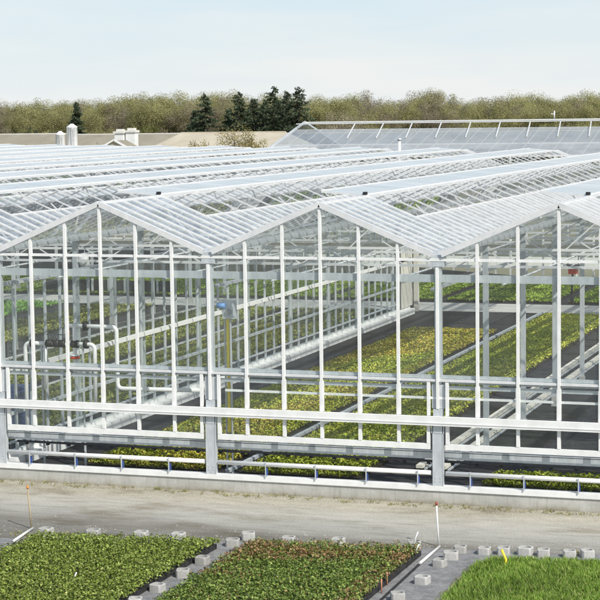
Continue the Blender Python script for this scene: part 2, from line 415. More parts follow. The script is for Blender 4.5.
# mullions: two tiers each; panes between them
def pane(x0, x1, zs, y=0.):
    MB().poly([(x0,y,zs[0]),(x1,y,zs[1]),(x1,y,zs[2]),(x0,y,zs[3])]).build('pane', M['glass'], GH)
for k in KS:
    for j in range(6):
        x = k*W+j*SP
        top = roofz(x+1e-6)-.03 if j else ZE-.05
        m = MB()
        if j: m.box(x-.036,x+.036,-.055,.045,2.445,top)
        else: m.box(x-.035,x+.035,-.062,.015,2.63,6.34)
        if j: m.box(x-.055,x+.055,-.05,.04,2.445,3.25); m.box(x-.042,x+.042,-.05,.04,1.71,2.195)
        m.build('mullion', M['white'], GH)
        a = x+(.045 if j else .20); b = x+SP-(.045 if j < 5 else .20)
        au = x+.045; bu = x+SP-.045
        pane(a, b, (1.7,1.7,2.19,2.19)); pane(a, b, (2.45,2.45,3.34,3.34))
        pane(au, bu, (3.415,3.415,6.495,6.495))
        pane(au, bu, (6.575,6.575,roofz(bu)-.04,roofz(au)-.04))
    x0 = k*W+.21; x1 = (k+1)*W-.21
    sash = MB().box(x0,x1,-.05,.04,1.55,1.70).box(x0,x0+.09,-.052,.038,1.705,2.19).box(x1-.09,x1,-.052,.038,1.705,2.19)
    sash.box(x0,x0+.08,-.052,.038,2.445,3.33).box(x1-.08,x1,-.052,.038,2.445,3.33)
    sash.build('sash_frame', M['white'], GH)
    # gable rafters
    xr = k*W+W/2
    MB().bar((k*W+.12,-.03,ZE+.06),(xr,-.03,ZR+.02),.11,.15).build('gable_rafter', M['alu'], GH)
    MB().bar(((k+1)*W-.12,-.03,ZE+.06),(xr,-.03,ZR+.02),.11,.15).build('gable_rafter', M['alu'], GH)
# facade further left and right, outside the photograph
def side_facade(k0, k1, name):
    fr = MB(); gl = MB()
    for k in range(k0, k1):
        for j in range(6):
            x = k*W+j*SP; w = .05 if j else .16
            fr.box(x-w,x+w,-.05,.04,.6 if j == 0 else 1.7,roofz(x+1e-6)-.03)
        fr.bar((k*W+.12,-.03,ZE+.06),(k*W+W/2,-.03,ZR+.02),.11,.15); fr.bar(((k+1)*W-.12,-.03,ZE+.06),(k*W+W/2,-.03,ZR+.02),.11,.15)
        gl.poly([(k*W+.02,.015,1.6),((k+1)*W-.02,.015,1.6),((k+1)*W-.02,.015,ZE),(k*W+W/2,.015,ZR-.05),(k*W+.02,.015,ZE)])
    o = fr.build(name, M['white'], GH); gl.build('glass', M['glass'], o)
side_facade(-10, -2, 'facade_section'); side_facade(2, 3, 'facade_section')
# side walls
for xs, y1 in ((19.2, 64.), (-64., 102.8)):
    fr = MB(); gl = MB(); y = .3
    while y < y1:
        fr.box(xs-.05,xs+.05,y-.05,y+.05,.38,ZE-.1); y += 2.134
    fr.box(xs-.08,xs+.08,.3,y1,-.02,.6); fr.box(xs-.04,xs+.04,.3,y1,3.3,3.4)
    gl.quad((xs,.3,.6),(xs,y1,.6),(xs,y1,ZE-.1),(xs,.3,ZE-.1))
    o = fr.build('side_wall', M['white'], GH); gl.build('glass', M['glass'], o)

# roof spans
RIDGES = [16.-W*i for i in range(13)]
BS = .7114
V0 = 4.27                                 # first vent starts here
for xr in RIDGES:
    ye = V0+BS*round((yend(xr)-V0)/BS)
    for s in (1, -1):                     # right and left slope
        xg = xr+s*(W/2-.13); zg = ZE+.10
        vent = (s == -1)
        hx = xr+s*1.42; hz = ZR+.04+(zg-ZR-.04)*(1.42/(W/2-.13))
        bars = MB(); gl = MB()
        zt = ZR+.04
        y = 0.; i = 0
        while y <= ye+.01:
            inhole = V0+.1 < y < ye-1.6 and ((vent and i % 3 != 1) or (not vent and i % 2))
            top = (hx,y,hz) if inhole else (xr+s*.05,y,zt)
            bars.bar(top,(xg,y,zg),.03,.045)
            y += BS; i += 1
        if True:
            bars.bar((hx,V0,hz),(hx,ye-1.5,hz),.045,.05)
            gl.quad((xr+s*.05,.03,zt-.02),(xg,.03,zg-.02),(xg,V0,zg-.02),(xr+s*.05,V0,zt-.02))
            gl.quad((hx,V0,hz-.02),(xg,V0,zg-.02),(xg,ye-1.5,zg-.02),(hx,ye-1.5,hz-.02))
            gl.quad((xr+s*.05,ye-1.5,zt-.02),(xg,ye-1.5,zg-.02),(xg,ye,zg-.02),(xr+s*.05,ye,zt-.02))
        o = gl.build('roof_slope', M['glass_roof'], GH)
        bars.build('glazing_bars', M['alu'], o)
    MB().box(xr-.05,xr+.05,-.06,ye,ZR+.0,ZR+.075).build('ridge_beam', M['alu'], GH)
    # open vent: hinged on the ridge, its free edge swung up to the left
    wv = 1.36; va = MB(); vg = MB()
    vl = [(xr-.06,ZR+.10),(xr-wv,ZR+.20)]
    y0 = V0; y1 = ye-1.5
    vg.quad((vl[0][0],y0,vl[0][1]),(vl[1][0],y0,vl[1][1]),(vl[1][0],y1,vl[1][1]),(vl[0][0],y1,vl[0][1]))
    o = vg.build('roof_vent', M['glass_vent'], GH)
    va.bar((vl[1][0],y0,vl[1][1]),(vl[1][0],y1,vl[1][1]),.04,.05); va.bar((vl[0][0]+.03,y0,vl[0][1]-.01),(vl[0][0]+.03,y1,vl[0][1]-.01),.04,.04)
    y = y0; i = 0
    while y < y1:
        va.bar((vl[0][0],y,vl[0][1]-.03),(vl[1][0],y,vl[1][1]-.03),.03 if i else .06,.035 if i else .06)
        if i % 5 == 0 and i: va.bar((vl[1][0]+.1,y,vl[1][1]-.04),(xr-.9,y,ZR-.55),.04,.04)
        y += BS; i += 1
    va.build('vent_frame', M['alu'], o)
    MB().box(xr-.10,xr+.02,V0-.06,V0+.03,ZR+.085,ZR+.165).build('vent_hinge', M['black'], o)
for i in range(14):
    x = 19.2-W*i; ye = yend(x)-.3
    g = MB(); g.box(x-.14,x+.14,.0,ye,ZE-.03,ZE+.01); g.box(x-.15,x-.125,.0,ye,ZE+.012,ZE+.12); g.box(x+.125,x+.15,.0,ye,ZE+.012,ZE+.12)
    g.build('gutter', M['galv'], GH)
# end wall (far)
fr = MB(); gl = MB()
for i in range(13):
    xa = 19.2-W*i; xb = xa-W; ya = yend(xa); yb = yend(xb)
    for j in range(6):
        t = j/6; x = xa+(xb-xa)*t; y = ya+(yb-ya)*t; fr.box(x-.05,x+.05,y-.05,y+.05,ZF,ZE)
    for z in (3.3, ZE-.05): fr.bar((xa,ya,z),(xb,yb,z),.06,.08)
    gl.quad((xa,ya,ZF),(xb,yb,ZF),(xb,yb,ZE),(xa,ya,ZE))
o = fr.build('end_wall', M['white'], GH); gl.build('glass', M['glass'], o)
# interior columns and lattice girders every 5 m
YS = [5.4+5*i for i in range(12)]
for X in (6.4, -19.2, -32.0):
    for y in YS:
        if y < yend(X)-1:
            c = MB().box(X-.075,X+.075,y-.06,y+.06,ZF,ZE-.04).box(X-.11,X+.11,y-.1,y+.1,ZF,ZF+.02)
            c.build('column', M['galv'], GH)
            MB().box(X-.1,X+.1,y-.09,y+.09,ZF+.021,ZF+.34).build('column_foot', M['concrete'], GH.children[-1])
def truss(xa, xb, y):
    t = MB(); zt = 6.42; zb = 5.93
    t.bar((xa,y,zt),(xb,y,zt),.06,.07); t.bar((xa,y,zb),(xb,y,zb),.06,.07)
    n = 16; d = (xb-xa)/n
    for i in range(n):
        t.bar((xa+d*i,y,zb if i % 2 else zt),(xa+d*(i+1),y,zt if i % 2 else zb),.035,.035)
    for xr in (xa+(xb-xa)*.25, xa+(xb-xa)*.75):      # ridge prop
        t.bar((xr-.9,y,zt),(xr+.25,y,ZR-.5),.035,.035); t.bar((xr+.9,y,zt),(xr-.25,y,ZR-.5),.035,.035)
    t.build('lattice_girder', M['alu'], GH)
for i in range(5):
    xa = -57.6+12.8*i if False else -44.8+12.8*i
    for y in YS:
        if y < yend(xa+12.8)-1:
            truss(xa, xa+12.8, y)
            if xa > -35 and round(y-5.4) % 15 == 10 and y < 45: MB().box(xa+.15,xa+12.65,y+.08,y+.34,5.72,5.84).build('folded_screen', M['cream'], GH)
# pipes and screen wires running lengthwise under the girders
for x in (-11.2,-8.,-4.8,-1.6,1.6,4.8,8.):
    MB().tube([(x,.6,5.86),(x,44,5.86)], .03, 6).build('heating_pipe', M['galv'], GH)
for x in (-6.1, 6.1, -12.8, 0.):
    MB().bar((x,.6,5.7),(x,44,5.7),.10,.08).build('screen_rail', M['galv'], GH)

# pipes in the open bottom of the facade, with clips
def pipe_thing(name, label, y, z, r, mat, x0=-6.2, x1=12.6):
    t = MB().tube([(x0,y,z),(x1,y,z)], r, 10).build(name, mat); return tag(t, label, 'pipe')
wp = thing('heating_pipe', 'thick white pipe running along the open bottom of the greenhouse front', 'pipe')
for k in range(-1, 2):
    MB().tube([(k*W+.2,.0,.92),((k+1)*W-.2,.0,.92)], .062, 12).build('pipe', M['white'], wp)
for i in range(13):
    x = -5.5+1.42*i
    if abs((x+.7) % W-.7) < .25: continue
    c = MB().box(x-.014,x+.014,-.105,-.085,.586,1.01); c.build('bracket', M['galv'], wp)
    MB().box(x-.035,x+.025,-.04,.03,.62,.82).build('clip', M['blue'], wp)
pd = pipe_thing('drip_pipe', 'thin dark pipe with small black drippers behind the white pipe', .55, 1.13, .035, M['darkpipe'])
for i in range(28):
    x = -5.9+.66*i; MB().box(x-.04,x+.04,.51,.59,1.05,1.10).build('dripper', M['black'], pd)

# ------------------------------------------------------------------ partition wall inside
PX = -6.4
PT = thing('glass_partition', 'long glazed partition wall on a white curb inside the greenhouse', 'partition', (0,0,0))
MB().box(PX-.36,PX+.22,.4,43.0,ZF,.66).box(PX-.2,PX-.02,.4,43.0,.661,.80).build('curb', M['white'], PT)
y = .9; i = 0; prev = None
while y < 40.5:
    big = abs((y-5.4+.55) % 5.0-.55) < .54
    MB().box(PX-.035,PX+.035,y-.035,y+.035,.80,5.6).build('mullion', M['galv'], PT)
    y += 1.0
for yy in [5.4+5*i for i in range(8)]:
    MB().box(PX-.24,PX-.10,yy-.08,yy+.08,.80,ZE-.05).build('column', M['galv'], PT)
for i in range(8):
    ya = .45+5.0*i; yb = ya+4.96
    MB().quad((PX,ya,.81),(PX,yb,.81),(PX,yb,5.6),(PX,ya,5.6)).build('pane', M['glass_in'], PT)
MB().box(PX-.05,PX+.05,.4,43,3.05,3.19).build('rail', M['white'], PT)
MB().box(PX-.05,PX+.05,.4,40.6,1.86,1.95).build('rail', M['galv'], PT)
MB().box(PX-.05,PX+.05,.4,40.6,1.05,1.10).build('rail', M['galv'], PT)
MB().box(PX-.06,PX+.06,.4,43,5.6,5.72).build('rail', M['galv'], PT)
MB().box(PX-.05,PX+.05,41.0,43.2,.80,6.0).build('end_panel', M['cream'], PT)
MB().box(PX+.051,PX+.056,41.0,43.2,4.5,4.6).box(PX-.1,PX+.1,40.62,40.95,.80,6.0).build('dark_jamb', M['darkpipe'], PT)

dp = thing('door_post', 'pale narrow post with a dark edge beside the cross path', 'post', (-6.4,44.1,ZF))
MB().box(-.12,.12,-.1,.1,0,5.8).build('post', M['cream'], dp); MB().box(-.34,-.16,-.1,.1,0,5.8).build('dark_post', M['darkpipe'], dp)

# ------------------------------------------------------------------ inside: beds, rails
def tray(name, x0, x1, y0, y1, h=.1):
    return MB().box(x0,x1,y0,y1,ZF+.004,ZF+h)
def inner_bed(x0, x1, y0, y1, label, cols, w, patch=None, step=.16, leaves=8, lsize=.085, h=.13, seed=1):
    b = tray('', x0, x1, y0, y1, .05).build('crop_bed', M['soil'])
    tag(b, label, 'crop bed', kind='stuff')
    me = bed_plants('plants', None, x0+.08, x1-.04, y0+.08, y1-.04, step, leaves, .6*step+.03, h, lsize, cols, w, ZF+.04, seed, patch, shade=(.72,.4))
    o = link(me, 'plants', b); o['kind'] = 'stuff'; return b
GREEN = [(.40,.50,.05),(.50,.57,.065),(.31,.40,.04),(.60,.62,.12)]
OLIVE = [(.34,.38,.08),(.42,.43,.10),(.27,.30,.06),(.50,.47,.13)]
LIME = [(.58,.60,.07),(.66,.64,.11)]
YEL = [(.62,.47,.07),(.68,.56,.10),(.50,.46,.07)]
def dim(x, y, c, t): return c*np.where(y < 4, .4+.15*np.clip(y,0,4), 1.)[:,None]   # shade put into the leaf colour near the wall, offsetting sun through the gap
def patchA(x, y, c, t):
    n = len(x); k = lump(x*1.2, y*.25, .7, 3)
    n0 = n; lime = (k > .52) & (rng.random(n) < .5); c = c.copy(); c[lime] = palette(lime.sum(), LIME, [1,1])*(.72+.4*t[lime])[:,None]
    yel = ((y > 26.5+1.2*(x+2)) & (rng.random(n) < .75)) | ((k > .66) & (rng.random(n) < .5)) | ((x > -.9) & (y > 14) & (rng.random(n) < .5)) | ((y < 13)&(x < -1.5)&(rng.random(n) < .3))
    c = c.copy(); c[yel] = palette(yel.sum(), YEL, [1,1,1.5])*(.72+.4*t[yel])[:,None]
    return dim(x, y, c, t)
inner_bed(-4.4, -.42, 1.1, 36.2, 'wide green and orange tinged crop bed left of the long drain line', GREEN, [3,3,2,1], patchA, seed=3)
def patchB(x, y, c, t):
    k = lump(x*1.5, y*.3, .9, 8); n = len(x)
    m = (k > .56) & (rng.random(n) < .5); c = c.copy(); c[m] = palette(m.sum(), LIME, [1,1])*(.72+.4*t[m])[:,None]
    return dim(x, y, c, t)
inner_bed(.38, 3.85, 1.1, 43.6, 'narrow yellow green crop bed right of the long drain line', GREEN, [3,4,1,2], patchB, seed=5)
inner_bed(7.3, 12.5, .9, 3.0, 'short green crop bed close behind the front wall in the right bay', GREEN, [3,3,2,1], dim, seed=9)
dl = MB().bar((-.02,1.2,ZF+.05),(-.02,44.2,ZF+.05),.12,.09).build('drain_line', M['galv']); tag(dl, 'long thin pale drain line between the two crop beds', 'drain line')
for i, (x0,x1,y0,y1,lab,cols,st) in enumerate([
    (-12.3,-8.2,3,43.5,'dull olive crop bed just behind the glass partition',OLIVE,.3),
    (-17.3,-13.4,8,43.5,'dark olive crop bed next to the white floor pipe',OLIVE,.32),
    (-24.0,-20.4,14,43.8,'olive crop bed beyond the white floor pipe',OLIVE,.34)]):
    inner_bed(x0,x1,y0,y1,lab,cols,[2,2,3,1],None,st*.75,8,.12,.13,20+i)
LUSH = [(.20,.46,.05),(.27,.55,.06),(.14,.32,.04),(.34,.58,.12)]
inner_bed(-36,-25.8,34,44.0,'bright lush green seedling bed at the far left inside',LUSH,[2,3,1,1],None,.26,7,.15,.14,31)
FARG = [(.28,.42,.045),(.36,.50,.06),(.21,.32,.035),(.44,.54,.11)]
def stripes(x, y, c, t): return c*np.where((y % 4.6) < .55, .45, 1.)[:,None]
for i, (xa, xb) in enumerate(((-12.6,-6.8),(-6.2,-.4),(.3,6.1),(-38,-21.5),(-20.8,-13.4))):
    inner_bed(xa,xb,49.4,63,['bright green crop bed past the cross path, behind the partition','bright green crop bed past the cross path, left of the far drain','bright green crop bed past the cross path, right side','green crop bed past the cross path behind the low black screen','green crop bed past the cross path beside the low black screen'][i],FARG,[2,3,1,1],stripes,.22,6,.12,.12,40+i)
# cart rails on the right
for x, lab in ((5.05,'left grey pipe rail of the pair lying on the dark floor at right'),(5.72,'right grey pipe rail of the pair lying on the dark floor at right')):
    r = thing('pipe_rail', lab, 'rail', (x,0,ZF), 'pair of pipe rails')
    MB().bar((0,3,.10),(0,43.8,.10),.20,.09).build('rail', M['cream'], r)
    MB().bar((.17,3,.04),(.17,43.8,.04),.06,.05).build('tube', M['galv'], r)
fp = MB().bar((-17.75,10,ZF+.06),(-17.75,44,ZF+.06),.11,.09).build('floor_pipe', M['pvc']); tag(fp, 'straight white pipe lying along the floor behind the valve pipework', 'pipe')
hp = MB().bar((-12.8,6,ZF+.05),(-12.8,44,ZF+.05),.06,.06).build('hose', M['pvc']); tag(hp, 'thin pale hose on the floor between the dull olive beds', 'hose')
# low dark screen beyond the cross path at left
ds = thing('shade_screen', 'low black shade screen with pale posts past the cross path at left', 'screen', (0,0,0))
MB().box(-30,-22,49.9,49.96,ZF,ZF+.75).build('cloth', M['black'], ds)
for i in range(9): MB().box(-30+1*i-.05,-30+1*i+.05,49.75,49.85,ZF,ZF+.85).build('post', M['galv'], ds)

# valve pipework
vm = thing('valve_pipework', 'white pipework with black valves and red fittings inside the left bay', 'pipework', (0,1.0,0))
R = .06
def elbow(a, c, b, n=5, rad=.16):
    a = Vector(a); c = Vector(c); b = Vector(b); p0 = c+(a-c).normalized()*rad; p1 = c+(b-c).normalized()*rad
    return [tuple((1-t)**2*p0+2*t*(1-t)*c+t*t*p1) for t in [i/n for i in range(n+1)]]
def xz(x, z): return (x, 0, z)
MB().tube([xz(-6.10,.42)]+elbow(xz(-6.10,.42),xz(-6.10,3.91),xz(-5.87,3.91))+[xz(-5.45,3.91)], R).build('inlet_pipe', M['pvc'], vm)
MB().tube([xz(-5.47,3.91),xz(-4.78,3.91)], R*.9).build('pipe', M['pvc'], vm)
MB().tube([xz(-5.47,3.91),xz(-5.50,2.6)], R*.85).build('drop_pipe', M['pvc'], vm)
MB().tube([xz(-4.78,3.92)]+elbow(xz(-4.4,3.92),xz(-3.91,3.92),xz(-3.91,3.4))+[xz(-3.92,2.2)], R).build('pipe', M['pvc'], vm)
MB().tube([xz(-4.54,3.1),xz(-4.52,4.44)], R).build('riser', M['pvc'], vm)
MB().tube([xz(-4.76,4.44)]+elbow(xz(-4,4.44),xz(-3.22,4.44),xz(-3.22,3))+elbow(xz(-3.22,4),xz(-3.22,2.69),xz(-2.5,2.69))+[xz(-.62,2.72)], R).build('outlet_pipe', M['pvc'], vm)
for x, z in ((-5.86,3.91),(-4.17,3.92),(-4.17,4.44)):
    MB().tube([xz(x-.05,z),xz(x+.05,z)], .125, 14).build('flange', M['black'], vm)
for x in (-5.33,-5.10,-4.90):
    v = MB().tube([xz(x-.09,3.92),xz(x+.09,3.92)], .11, 12).build('valve', M['black'], vm)
    MB().tube([(x,0,3.98),(x,0,4.16)], .03, 8).box(x-.09,x+.09,-.02,.02,4.16,4.19).build('handle', M['darkpipe'], v)
v = MB().tube([xz(-4.62,3.92),xz(-4.42,3.92)], .115, 12).build('valve', M['black'], vm)
MB().tube([(-4.53,-.06,3.92),(-4.53,-.2,3.92)], .06, 10).build('handle', M['black'], v)
MB().tube([xz(-4.74,4.05),xz(-4.74,4.3)], .05, 10).build('filter_cap', M['orange'], vm)
MB().tube([xz(-4.535,3.5),xz(-4.535,3.56)], .13, 14).build('red_flange', M['red'], vm)
MB().tube([xz(-4.535,3.58),xz(-4.535,3.62)], .13, 14).build('flange', M['pvc'], vm)
MB().box(-5.6,-5.56,-.03,.03,.38,3.85).build('stand', M['galv'], vm); MB().box(-4.3,-4.26,-.03,.03,.38,3.85).build('stand', M['galv'], vm)

# yellow drive shaft with gearbox by the central post
yd = thing('drive_unit', 'grey gearbox with blue motor on a yellow vertical rod by the front post', 'drive unit', (.30,.62,ZF))
MB().box(-.035,.035,-.03,.03,1.25,4.45).build('rod', M['yellow'], yd)
gb = MB().box(-.12,.22,-.1,.12,4.42,4.92).box(-.30,-.13,-.06,.1,4.70,4.86).box(.05,.26,-.13,-.105,4.5,4.75).build('gearbox', M['galv'], yd)
MB().tube([(-.26,-.1,4.78),(-.02,-.1,4.78)], .07, 12).build('motor', M['lightblue'], yd)
MB().tube([(.08,-.12,4.62),(.08,-.16,4.62)], .09, 12).build('gear', M['galvd'], gb)
MB().box(.06,.10,-.02,.02,0,4.4).box(-.13,-.09,.04,.08,0,4.4).build('bracket_rail', M['galv'], yd)
MB().box(-.05,.05,-.05,.05,1.05,1.25).build('rod_end', M['black'], yd)

ht = thing('heater', 'red heating unit hanging under the roof at right', 'heater', (5.38,24,4.27))
MB().box(-.15,.15,-.2,.2,-.13,.10).box(-.09,.09,-.202,-.2,-.09,.06).build('body', M['red'], ht)
MB().box(-.32,.30,-.25,.25,.11,.22).build('hood', M['darkpipe'], ht)
MB().tube([(-.2,0,.22),(-.2,0,1.75)], .02, 6).tube([(.2,0,.22),(.2,0,1.75)], .02, 6).build('hanger', M['galv'], ht)
MB().tube([(-.02,0,-.13),(-.06,0,-.9)], .04, 8).box(-.12,.02,-.06,.06,-1.2,-.9).build('feed_pipe', M['darkpipe'], ht)
fn = thing('circulation_fan', 'round white circulation fan hanging under the girders at left', 'fan', (-8.45,10,5.55))
fm = MB(); fm.lathe([(.16,-.17),(.25,-.14),(.27,0),(.25,.14),(.16,.17)], 0, 0, 18); fo = fm.build('housing', M['white'], fn); fo.rotation_euler = (0, PI/2*.9, .3)
fb = MB(); fb.lathe([(.05,-.06),(.06,0),(.05,.06)], 0, 0, 10)
for a in range(4):
    c, s = math.cos(a*PI/2), math.sin(a*PI/2); fb.quad((.05*c,.05*s,-.02),(.2*c-.05*s,.2*s+.05*c,-.04),(.2*c+.05*s,.2*s-.05*c,.04),(.06*c,.06*s,.03))
f2 = fb.build('blades', M['darkpipe'], fn); f2.rotation_euler = fo.rotation_euler
MB().tube([(0,0,.2),(0,0,.4)], .015, 6).build('hanger', M['galv'], fn)
bg = thing('blue_crate', 'blue plastic crate stack seen through the glass at far left', 'crate', (-9.0,6,ZF))
MB().box(-.35,.35,-.3,.3,0,.5).box(-.35,.35,-.3,.3,.52,1.02).box(-.35,.35,-.3,.3,1.04,1.5).build('crates', M['blue'], bg)

# ------------------------------------------------------------------ foreground beds
def fbed(label, x0, x1, me_name, inside, cols, w, patch, seed, **kw):
    pts = [(x0,-16,.008),(x1,-16,.008),(x1,front(x1),.008),(x0,front(x0),.008)]
    b = MB(); b.poly([(p[0],p[1],.12) for p in pts])
    for i in range(4): a = pts[i]; c = pts[(i+1) % 4]; b.quad(a, c, (c[0],c[1],.12), (a[0],a[1],.12))
    o = b.build('planting_bed', M['blackmat']); tag(o, label, 'planting bed', kind='stuff')
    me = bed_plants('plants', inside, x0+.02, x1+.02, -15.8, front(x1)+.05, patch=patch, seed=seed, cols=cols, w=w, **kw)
    p = link(me, 'plants', o); p['kind'] = 'stuff'; return o
B1 = [(.20,.27,.045),(.26,.34,.06),(.15,.205,.04),(.36,.42,.11),(.40,.40,.13)]
kw = dict(step=.15, leaves=30, rad=.125, h=.23, lsize=.058, z0=.1, tilt=1.1, aspect=.7, gap=.03)
def ins(x0, x1): return lambda x, y: (x > x0) & (x < x1) & (y < front(x)-.02)
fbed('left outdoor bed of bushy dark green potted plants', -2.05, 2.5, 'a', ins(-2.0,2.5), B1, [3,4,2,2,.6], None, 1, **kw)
B2 = [(.155,.235,.045),(.22,.305,.06),(.11,.165,.035),(.31,.375,.10)]
REDB = [(.32,.185,.085),(.38,.24,.11),(.24,.13,.06),(.43,.32,.15)]
def patch2(x, y, c, t):
    n = len(x); k = lump(x, y*1.6, .9, 14)
    band = np.exp(-((y+9.15)/.18)**2)*(x < 4.6)
    pr = np.clip((k-.47)*2.2, 0, .48)*(y > -9.0)*(y < -6.3)+.6*band+.04+.25*(x > 6.95)+.38*((y > -7.4) & (lump(x*1.4,y*2,1.1,77) > .42))
    m = rng.random(n) < pr; c = c.copy(); c[m] = palette(m.sum(), REDB, [2,2,2,1])*(.5+.65*t[m])[:,None]
    return c
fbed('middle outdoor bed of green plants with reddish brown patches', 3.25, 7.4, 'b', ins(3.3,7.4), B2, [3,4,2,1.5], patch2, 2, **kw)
# right bed: grass-like blades
x0, x1 = 9.0, 16.5
b = MB(); pts = [(x0,-16),(x1,-16),(x1,front(x1)-.75),(x0+.05,front(x0)-.75)]
b.poly([(p[0],p[1],.10) for p in pts])
for i in range(4): a = pts[i]; c = pts[(i+1) % 4]; b.quad((*a,.008),(*c,.008),(*c,.10),(*a,.10))
o = b.build('planting_bed', M['soil']); tag(o, 'right outdoor bed of tall bright green grassy plants', 'planting bed', kind='stuff')
n = 44000
n = 84000
cx = rng.uniform(x0+.05, 13.6, n//22); cy = rng.uniform(-12.5, front(13.6), n//22)
k = cy < front(cx)-.8; cx = cx[k]; cy = cy[k]; n = len(cx)*22
cx = np.repeat(cx, 22); cy = np.repeat(cy, 22)
a = rng.uniform(0, 2*PI, n); lean = rng.uniform(.05,.75,n); L = rng.uniform(.10,.25,n)
d = np.stack([np.cos(a)*lean, np.sin(a)*lean, np.ones(n)], 1); d /= np.linalg.norm(d, axis=1, keepdims=True)
pos = np.stack([cx, cy, np.full(n,.10)], 1)+np.stack([rng.normal(0,.045,n), rng.normal(0,.045,n), np.zeros(n)], 1)+d*(L*.5)[:,None]
nr = np.cross(d, rng.normal(size=(n,3)))
big = lump(cx, cy, 1.6, 4)
col = palette(n, [(.21,.34,.05),(.28,.42,.07),(.14,.24,.035),(.37,.46,.12),(.46,.44,.18)], [3,3,2,1,.5])*(.72+.5*big)[:,None]
me = leaf_mesh('plants', pos, nr, L, col, .12, M['leaf'], up=d); p = link(me, 'plants', o); p['kind'] = 'stuff'

# black pots showing along the bed edge
# ------------------------------------------------------------------ concrete blocks
def make_block(name):
    s = .152; hgt = .17; n = 24; m = MB(); ring = []
    for z, hole in ((0,False),(hgt-.012,False),(hgt,None),(hgt,True),(0.02,True)):
        for k in range(n):
            a = 2*PI*(k+.5)/n; c, q = math.cos(a), math.sin(a)
            if hole is True: r = .108; x, y = r*1.1*c, r*.95*q
            else:
                e = 7.; rr = (abs(c)**e+abs(q)**e)**(-1/e); f = s if hole is False else s-.014; x, y = f*rr*c, f*rr*q
            m.v.append((x,y,z))
    for i in range(4):
        for k in range(n):
            a = i*n+k; b2 = i*n+(k+1) % n; m.f.append((a,b2,b2+n,a+n)); m.sm.append(False)
    m.f.append(tuple(4*n+k for k in range(n))); m.sm.append(False)
    return m.build(name, M['block'])
proto = None
def ordn(i): return ['first','second','third','fourth','fifth','sixth','seventh','eighth'][i]
blocks = []
for i, x in enumerate((-2.18,-.95,.28,1.23)): blocks.append((x,-5.34+.11*(x+2.4),f'grey hollow concrete block, {ordn(i)} from left along the left bed front'))
for i, (x,y) in enumerate(((2.88,-4.46),(2.76,-5.22),(2.73,-7.1),(2.78,-8.4),(2.74,-9.75),(2.76,-11.0))):
    blocks.append((x,y,f'grey hollow concrete block, {ordn(i)} from the road in the left aisle between beds'))
for i, (x,y) in enumerate(((3.98,-4.62),(5.18,-4.42),(7.02,-4.2))): blocks.append((x,y,f'grey hollow concrete block, {ordn(i)} from left along the middle bed front'))
for i, (x,y) in enumerate(((8.2,-4.4),(8.15,-5.1),(8.08,-5.85),(8.12,-7.5),(8.0,-9.05))):
    blocks.append((x,y,f'grey hollow concrete block, {ordn(i)} from the road in the right aisle between beds'))
for i, (x,y) in enumerate(((8.78,-4.4),(9.22,-4.3),(9.72,-4.2),(10.15,-4.22),(10.75,-4.15),(11.15,-4.05))):
    blocks.append((x,y,f'grey hollow concrete block, {ordn(i)} from left along the right grassy bed front'))
for x, y, lab in blocks:
    if proto is None:
        proto = make_block('concrete_block'); o = proto
    else:
        o = proto.copy(); COL.objects.link(o)
    o.location = (x, y-.42, .006); o.rotation_euler = (0,0,random.uniform(-.25,.45)); s = random.uniform(.94,1.08); o.scale = (s*random.uniform(.95,1.1),s,s)
    tag(o, lab, 'concrete block', 'concrete blocks weighing down the ground cloth')

# stakes
def stake(loc, lab, h, topm, lean, mat):
    t = thing('marker_stake', lab, 'stake', loc)
    MB().tube([(0,0,0),(lean*.5,0,h*.5),(lean,0,h)], .021, 8).build('shaft', mat, t)
    MB().tube([(lean,0,h),(lean*1.05,0,h+.08)], .03, 8).build('tip', M[topm], t); return t
stake((7.55,-4.35,0), 'upright pale stake with a red tip at the corner of the middle bed', 1.0, 'stake_red', -.05, M['pvc'])
stake((-2.86,-5.2,0), 'thin wooden stake with an orange tip by the left corner block', 1.02, 'orange', -.08, M['wood'])
for (a, b2, lab) in (((7.62,-4.55,.05),(7.62,-6.3,.05),'white pipe end lying on the grey cloth below the red tipped stake'),((-2.75,-5.35,.05),(-2.55,-6.75,.05),'white pipe end lying on the cloth at the corner of the left bed')):
    tag(MB().tube([a,b2], .032, 10).build('pipe_end', M['pvc'], None), lab, 'pipe')
tag(MB().bar((7.57,-4.6,.02),(7.75,-14,.02),.05,.035).build('edging_strip', M['black']), 'black edging strip along the grey aisle right of the middle bed', 'edging')
for x, y, m, lab, h in ((7.05,-4.75,'pvc','white plant label leaning at the front corner of the middle bed',.42),(7.35,-5.75,'pvc','short white plant label at the right edge of the middle bed',.36),(7.42,-8.3,'peg','upper pinkish orange plant label on the right edge of the middle bed',.30),(7.5,-9.0,'peg','lower pinkish orange plant label on the right edge of the middle bed',.32),(9.66,-6.55,'yellow','curled yellow plant tag standing in the right grassy bed',.55),(.85,-10.5,'pvc','small white plant tag among the leaves of the left bed',.38)):
    tt = MB()
    lx = .1 if m in ('pvc','yellow') else 0
    tt.tube([(0,0,0),(lx*.3,0,h*.6),(lx if m != 'yellow' else -.07,0,h)], .016 if m != 'yellow' else .03, 6)
    o = tt.build('plant_tag', M[m]); o.location = (x,y,.0); tag(o, lab, 'plant tag')

